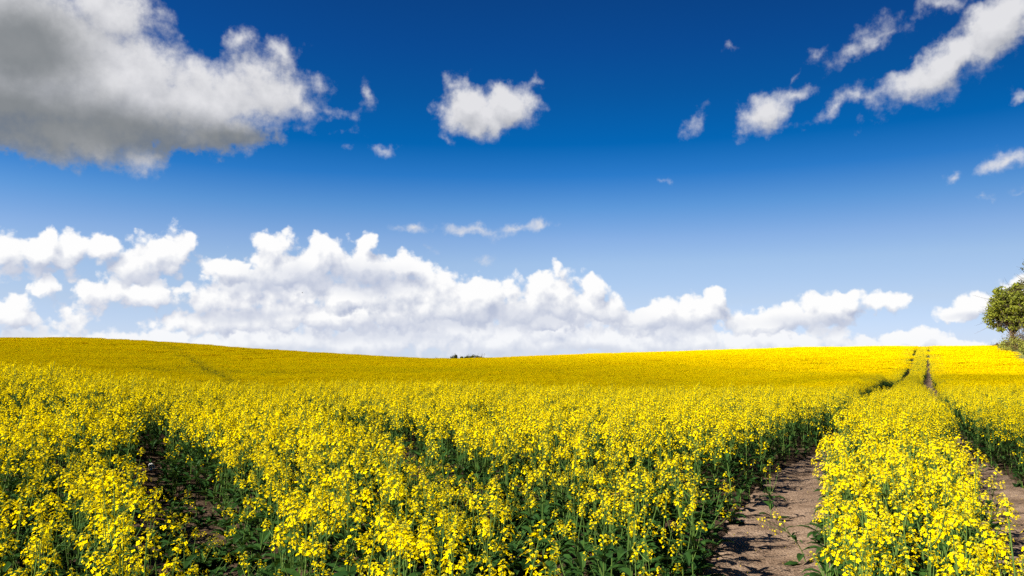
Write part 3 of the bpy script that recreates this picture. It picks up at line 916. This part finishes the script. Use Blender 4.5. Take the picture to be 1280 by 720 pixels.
# centre, radii (photo pixels seen from the camera's spot, turned into sky angles), tilt, thickness
UPPER = [(40, 70, 200, 130, 0, 2.2), (150, 110, 150, 95, 0, 2.0), (255, 128, 120, 72, 0, 1.8), (330, 115, 78, 66, 0, 1.5), (300, 52, 26, 26, 0, .9), (140, 18, 88, 60, 0, 1.5), (178, 196, 46, 30, 0, 1.0), (90, 172, 140, 42, 0, 1.4),
         (250, 170, 90, 30, 0, 1.0), (352, 68, 30, 28, 0, .9), (378, 135, 34, 30, 0, .8), (400, 110, 18, 20, 0, .45), (415, 142, 28, 9, -10, .4), (425, 162, 24, 7, 0, .3),
         (584, 136, 46, 38, 0, 2.0), (634, 134, 46, 38, 0, 2.0), (606, 148, 48, 28, 0, 1.8), (572, 106, 22, 20, 0, .8), (664, 103, 20, 10, 15, .5), (608, 168, 26, 14, 0, .6), (560, 172, 14, 6, -20, .35), (680, 135, 10, 8, 0, .25),
         (460, 118, 12, 24, 12, .6), (482, 187, 21, 11, -5, .6), (440, 185, 12, 7, 0, .25), (447, 150, 8, 8, 0, .2),
         (866, 155, 13, 28, -24, .55), (955, 142, 50, 30, 28, 1.3), (992, 121, 32, 12, 12, .7), (980, 158, 24, 8, 0, .3), (1045, 132, 50, 13, 36, .7), (1064, 118, 22, 15, 0, .7), (1080, 150, 14, 10, 60, .25),
         (1185, 76, 118, 34, 30, 1.7), (1250, 30, 80, 46, 34, 2.0), (1130, 104, 66, 22, 14, .9), (1180, 108, 84, 22, 22, .55), (1062, 58, 70, 18, 26, .5), (1160, 118, 50, 10, 10, .4), (1085, 52, 68, 13, 26, .55), (1112, 40, 32, 16, 10, .55), (1022, 72, 22, 10, 45, .35), (1170, 6, 54, 18, 0, .7), (993, 98, 16, 4, 45, .25),
         (1258, 203, 48, 19, 14, .95), (1193, 221, 20, 10, 22, .55), (1232, 246, 11, 6, 0, .4), (1272, 238, 16, 7, 0, .5), (1276, 122, 24, 14, 0, .6), (909, 60, 14, 6, 0, .4), (898, 58, 8, 4, 0, .3),
         (595, 287, 52, 11, -6, .9), (645, 285, 42, 9, 8, .75), (515, 287, 34, 8, 5, .7), (676, 283, 26, 8, 0, .7), (605, 325, 18, 9, 0, .5), (540, 312, 16, 6, 0, .4), (826, 224, 12, 5, 0, .3)]
TOPROW = [(55, 320, 98, 35), (95, 305, 44, 26), (22, 314, 60, 32), (128, 310, 28, 24), (60, 296, 20, 14),
          (196, 326, 62, 34), (226, 308, 32, 28), (165, 338, 50, 22), (205, 312, 44, 28),
          (342, 310, 36, 36), (365, 332, 84, 32), (295, 335, 60, 22), (405, 320, 36, 32), (455, 335, 74, 36), (458, 304, 18, 18), (510, 335, 54, 26), (350, 345, 110, 22),
          (545, 365, 52, 42), (505, 358, 54, 34), (600, 372, 84, 36), (692, 362, 50, 36), (742, 363, 30, 28), (660, 382, 130, 30), (570, 388, 130, 26), (440, 372, 80, 28), (748, 388, 60, 18),
          (865, 390, 66, 26), (896, 374, 24, 20), (820, 396, 80, 22), (1042, 386, 70, 28), (1112, 378, 36, 17), (1005, 396, 76, 22), (1060, 371, 34, 17), (950, 405, 70, 18),
          (1232, 379, 50, 21), (1198, 391, 38, 14), (1272, 366, 40, 28)]
MIDROW = [(14, 394, 50, 30), (57, 358, 22, 18), (130, 364, 46, 24), (190, 368, 60, 22), (90, 398, 40, 26, 0, .9), (300, 374, 90, 26), (370, 362, 60, 26), (380, 396, 130, 30), (280, 402, 110, 26), (300, 358, 70, 20),
          (480, 394, 110, 28), (330, 345, 50, 16), (1135, 424, 64, 17), (1190, 432, 70, 13), (800, 402, 80, 20), (945, 404, 60, 20), (690, 398, 120, 22)]
LOWROW = [(190, 430, 110, 22), (330, 424, 140, 30), (470, 426, 140, 32), (620, 426, 160, 30), (760, 426, 150, 32), (880, 426, 130, 28), (990, 426, 110, 24), (50, 426, 90, 20), (1080, 432, 90, 16), (560, 410, 100, 22), (690, 408, 90, 20), (840, 410, 80, 20), (1220, 436, 90, 10)]
THICK_SHADE = [(10, 150, 240, 70), (170, 168, 170, 40), (20, 60, 120, 80), (290, 172, 80, 20)]
BASE_SHADE = [(655, 398, 150, 17), (560, 404, 110, 12), (845, 408, 90, 12), (1040, 404, 100, 14), (60, 340, 90, 10), (195, 349, 60, 10), (410, 348, 110, 20), (330, 354, 70, 12), (470, 352, 60, 24), (300, 394, 90, 12), (460, 416, 120, 14), (20, 416, 60, 12), (1235, 396, 60, 8), (700, 440, 200, 10), (330, 440, 200, 10)]

class NT:
    def __init__(self, tree): self.N, self.L = tree.nodes, tree.links
    def put(self, sock, val):
        if hasattr(val, "is_output"): self.L.new(val, sock)
        else: sock.default_value = val
    def math(self, op, a, b=None, c=None, clamp=False):
        n = self.N.new("ShaderNodeMath"); n.operation = op; n.use_clamp = clamp
        for i, v in enumerate((a, b, c)):
            if v is not None: self.put(n.inputs[i], v)
        return n.outputs[0]
    def vec(self, op, a, b=None, scale=None):
        n = self.N.new("ShaderNodeVectorMath"); n.operation = op
        self.put(n.inputs[0], a)
        if b is not None: self.put(n.inputs[1], b)
        if scale is not None: self.put(n.inputs["Scale"], scale)
        return n.outputs["Value"] if op in ("LENGTH", "DOT_PRODUCT") else n.outputs[0]
    def ramp01(self, v, a, b, smooth=True):
        n = self.N.new("ShaderNodeMapRange"); n.interpolation_type = "SMOOTHSTEP" if smooth else "LINEAR"
        self.put(n.inputs[0], v); self.put(n.inputs[1], a); self.put(n.inputs[2], b)
        return n.outputs[0]
    def lerp(self, v, a, b, x, y):
        n = self.N.new("ShaderNodeMapRange"); n.clamp = True
        for i, q in enumerate((v, a, b, x, y)): self.put(n.inputs[i], q)
        return n.outputs[0]
    def mixc(self, f, a, b):
        n = self.N.new("ShaderNodeMix"); n.data_type = "RGBA"; n.clamp_factor = True
        self.put(n.inputs[0], f); self.put(n.inputs[6], a); self.put(n.inputs[7], b)
        return n.outputs[2]
    def noise(self, v, scale, detail, rough, lac=2.0):
        n = self.N.new("ShaderNodeTexNoise"); n.noise_dimensions = "2D"
        self.put(n.inputs["Vector"], v); n.inputs["Scale"].default_value = scale; n.inputs["Detail"].default_value = detail
        n.inputs["Roughness"].default_value = rough; n.inputs["Lacunarity"].default_value = lac
        return n

def cloud_field(name, blobs, warp, wscale, billow, bscale, fine, fscale, seed, soft=0.35):
    g = bpy.data.node_groups.new(name, "ShaderNodeTree")
    g.interface.new_socket("P", in_out="INPUT", socket_type="NodeSocketVector")
    g.interface.new_socket("D", in_out="OUTPUT", socket_type="NodeSocketFloat")
    t = NT(g)
    gi, go = g.nodes.new("NodeGroupInput"), g.nodes.new("NodeGroupOutput")
    p0 = gi.outputs[0]
    ps = t.vec("ADD", p0, (seed * 13.7, seed * 7.1, 0))
    w = t.noise(ps, wscale, 4, 0.6)
    wv = t.vec("SCALE", t.vec("SUBTRACT", w.outputs["Color"], (0.5, 0.5, 0.5)), scale=warp)
    p = t.vec("ADD", p0, wv)
    acc = None
    for bl in blobs:
        az, el, rx, ry, rot = blob(*bl[:5]); th = bl[5] if len(bl) > 5 else 1.0
        m = g.nodes.new("ShaderNodeMapping"); m.vector_type = "TEXTURE"
        m.inputs["Location"].default_value = (az, el, 0); m.inputs["Rotation"].default_value = (0, 0, R(rot)); m.inputs["Scale"].default_value = (rx, ry, 1e5)
        t.L.new(p, m.inputs["Vector"])
        d = t.math("MULTIPLY_ADD", t.vec("LENGTH", m.outputs[0]), -th, th)
        acc = d if acc is None else t.math("SMOOTH_MAX", acc, d, soft)
    f = acc
    if billow:
        vo = g.nodes.new("ShaderNodeTexVoronoi"); vo.voronoi_dimensions = "2D"; vo.feature = "SMOOTH_F1"
        vo.inputs["Scale"].default_value = bscale; vo.inputs["Detail"].default_value = 2.0; vo.inputs["Roughness"].default_value = 0.5; vo.inputs["Smoothness"].default_value = 0.35
        t.L.new(t.vec("ADD", ps, t.vec("SCALE", wv, scale=0.6)), vo.inputs["Vector"])
        f = t.math("ADD", f, t.math("MULTIPLY", t.math("SUBTRACT", 0.42, vo.outputs["Distance"]), billow))
    nz = t.noise(ps, fscale, 7, 0.62)
    f = t.math("ADD", f, t.math("MULTIPLY", t.math("SUBTRACT", nz.outputs["Fac"], 0.5), fine))
    t.L.new(f, go.inputs[0])
    return g

def simple_field(name, blobs):
    return cloud_field(name, blobs, 1.2, 0.22, 0, 1, 0.5, 0.35, 9, 0.5)

CLOUD_GAIN = 1.0 / (0.1 * 2 ** EXPOSURE)       # from picture brightness to world colour at background strength 0.1
def lin(r, g, b_):
    f = lambda c: (c / 255 / 12.92) if c / 255 <= 0.04045 else ((c / 255 + 0.055) / 1.055) ** 2.4
    return tuple(f(c) * CLOUD_GAIN for c in (r, g, b_)) + (1.0,)

SKY_STOPS = [(0.0212, (0.505, 0.5914, 0.9622)), (0.1062, (0.5982, 0.5752, 0.7089)), (0.1772, (0.5889, 0.5897, 0.6842)), (0.2197, (0.4836, 0.5411, 0.6802)), (0.2762, (0.2605, 0.4549, 0.6572)), (0.3323, (0.0688, 0.3288, 0.6078)), (0.3877, (0.0046, 0.2476, 0.5158)), (0.4694, (0.0099, 0.2061, 0.4467)), (0.5489, (0.0141, 0.1758, 0.4162)), (0.6259, (0.016, 0.1586, 0.3768))]
def build_world():
    w = bpy.data.worlds.new("World"); scene.world = w; w.use_nodes = True
    tr = w.node_tree; tr.nodes.clear(); t = NT(tr); N, L = t.N, t.L
    sky = N.new("ShaderNodeTexSky"); sky.sky_type = "NISHITA"; sky.sun_disc = False
    sky.sun_elevation = R(SUN_EL); sky.sun_rotation = R(SUN_AZ); sky.altitude = 200; sky.air_density = 1.0; sky.dust_density = 0.4; sky.ozone_density = 3.0
    tc = N.new("ShaderNodeTexCoord")
    sx = N.new("ShaderNodeSeparateXYZ"); L.new(tc.outputs["Generated"], sx.inputs[0])
    X, Y, Z = sx.outputs
    el = t.math("MULTIPLY", t.math("ARCSINE", Z), 57.29578)
    az = t.math("MULTIPLY", t.math("ARCTAN2", X, Y), 57.29578)
    cr = N.new("ShaderNodeValToRGB"); L.new(t.math("DIVIDE", el, 40.0, clamp=True), cr.inputs[0])
    e = cr.color_ramp.elements
    while len(e) > 1: e.remove(e[-1])
    for i, (p, c) in enumerate(SKY_STOPS):
        k = e[0] if i == 0 else e.new(p)
        k.position = p; k.color = (*(v * 2 ** (0.95 - EXPOSURE) for v in c), 1)
    mul = t.vec("MULTIPLY", sky.outputs[0], cr.outputs[0])
    clear = t.vec("SCALE", mul, scale=t.math("MULTIPLY", t.lerp(az, 5, 38, 1.0, 0.75), t.lerp(az, -38, 5, 1.10, 1.0)))
    cp = N.new("ShaderNodeCombineXYZ"); L.new(az, cp.inputs[0]); L.new(el, cp.inputs[1])
    p = cp.outputs[0]
    last = [None]
    def field(g, pos):
        if last[0] is not None:                # one field after the other keeps the shader's stack small
            pos = t.vec("ADD", pos, t.vec("SCALE", (1, 1, 0), scale=t.math("MULTIPLY", last[0], 1e-7)))
        n = N.new("ShaderNodeGroup"); n.node_tree = g; L.new(pos, n.inputs[0]); last[0] = n.outputs[0]; return n.outputs[0]
    def layer(base, g, delta, a0, a1, k, lift, white, grey, thick_gain=0.0, alpha_max=1.0):
        d0 = field(g, p)
        d1 = field(g, t.vec("ADD", p, (*delta, 0)))
        rel = t.math("SUBTRACT", d0, d1)
        s = t.math("ADD", t.math("MULTIPLY", rel, k), lift, clamp=True)  # lit and shaded cloud sides painted from the density difference towards the sun
        if thick_gain:
            s = t.math("SUBTRACT", s, t.math("MULTIPLY", t.ramp01(d0, 0.1, 0.9), thick_gain), clamp=True)
        col = t.mixc(s, grey, white)
        al = t.math("MULTIPLY", t.ramp01(d0, a0, a1), alpha_max)
        return t.mixc(al, base, col), d0
    g_low = cloud_field("low clouds", LOWROW, 1.3, 0.5, 0.55, 0.75, 0.8, 0.9, 1)
    g_mid = cloud_field("middle clouds", MIDROW, 1.2, 0.5, 0.6, 0.7, 0.75, 0.9, 2)
    g_top = cloud_field("near bank", TOPROW, 1.2, 0.5, 0.6, 0.62, 0.75, 0.8, 3)
    g_up = cloud_field("upper clouds", UPPER, 1.5, 0.5, 0.30, 0.6, 1.05, 0.75, 4, 0.3)
    g_th = simple_field("thick part shade", THICK_SHADE)
    g_ba = simple_field("flat bases shade", BASE_SHADE)
    c = clear
    c, d1 = layer(c, g_low, (-0.35, 0.8), -0.08, 0.30, 0.9, 0.70, lin(252, 252, 253), lin(196, 203, 222), 0.0, 0.95)
    c, d2 = layer(c, g_mid, (-0.45, 0.9), -0.06, 0.28, 0.9, 0.62, lin(254, 254, 254), lin(186, 194, 216))
    c, d3 = layer(c, g_top, (-0.45, 1.0), -0.06, 0.30, 1.0, 0.64, lin(254, 254, 254), lin(182, 191, 213))
    base = t.math("MULTIPLY", t.ramp01(field(g_ba, p), -0.25, 0.75), t.ramp01(t.math("MAXIMUM", d1, t.math("MAXIMUM", d2, d3)), -0.05, 0.25))
    c = t.mixc(t.math("MULTIPLY", base, 0.55), c, lin(192, 200, 220))  # shaded grey undersides painted into the bank's colour
    c = t.mixc(t.math("MULTIPLY", t.math("SUBTRACT", 1.0, t.ramp01(el, 0.3, 3.6)), 0.32), c, lin(232, 238, 247))  # pale horizon haze painted over the low clouds
    cu, d_up = layer(c, g_up, (-0.2, 1.1), -0.06, 1.0, 0.36, 0.74, lin(228, 228, 231), lin(146, 151, 163), 0.0, 0.98)
    th = t.math("MULTIPLY", t.ramp01(field(g_th, p), -0.25, 0.75), t.ramp01(d_up, -0.05, 0.4))
    cu = t.mixc(t.math("MULTIPLY", th, 0.85), cu, lin(116, 122, 126))  # shaded underside of the big cloud painted in as dark grey
    b1 = N.new("ShaderNodeBackground"); L.new(clear, b1.inputs[0]); b1.inputs[1].default_value = 0.1
    b2 = N.new("ShaderNodeBackground"); L.new(cu, b2.inputs[0]); b2.inputs[1].default_value = 0.1
    win = t.math("MULTIPLY", t.math("LESS_THAN", t.math("ABSOLUTE", az), 60.0), t.math("MULTIPLY", t.math("LESS_THAN", el, 38.0), t.math("GREATER_THAN", el, -3.0)))
    ms = N.new("ShaderNodeMixShader"); L.new(win, ms.inputs[0]); L.new(b1.outputs[0], ms.inputs[1]); L.new(b2.outputs[0], ms.inputs[2])
    out = N.new("ShaderNodeOutputWorld"); L.new(ms.outputs[0], out.inputs[0])
    w.cycles.sampling_method = "MANUAL"; w.cycles.sample_map_resolution = 512
build_world()

# ------------------------------------------------------------------ camera and output
cam = bpy.data.cameras.new("camera"); cam.sensor_width = 36; cam.lens = 36 * F / 1280; cam.clip_start = 0.05; cam.clip_end = 20000
co = bpy.data.objects.new("camera", cam); COL.objects.link(co)
co.location = (0, 0, CAM_H); co.rotation_euler = (R(90) + PITCH, 0, 0)
scene.camera = co
vs = scene.view_settings
vs.view_transform = "Standard"; vs.look = "None"; vs.exposure = EXPOSURE; vs.gamma = 1; vs.use_curve_mapping = False
scene.render.engine = "CYCLES"
cy = scene.cycles
cy.max_bounces = 6; cy.diffuse_bounces = 3; cy.glossy_bounces = 2; cy.transmission_bounces = 3; cy.transparent_max_bounces = 6; cy.volume_bounces = 1
cy.use_adaptive_sampling = True; cy.adaptive_threshold = 0.015
cy.use_denoising = False
scene.render.film_transparent = False
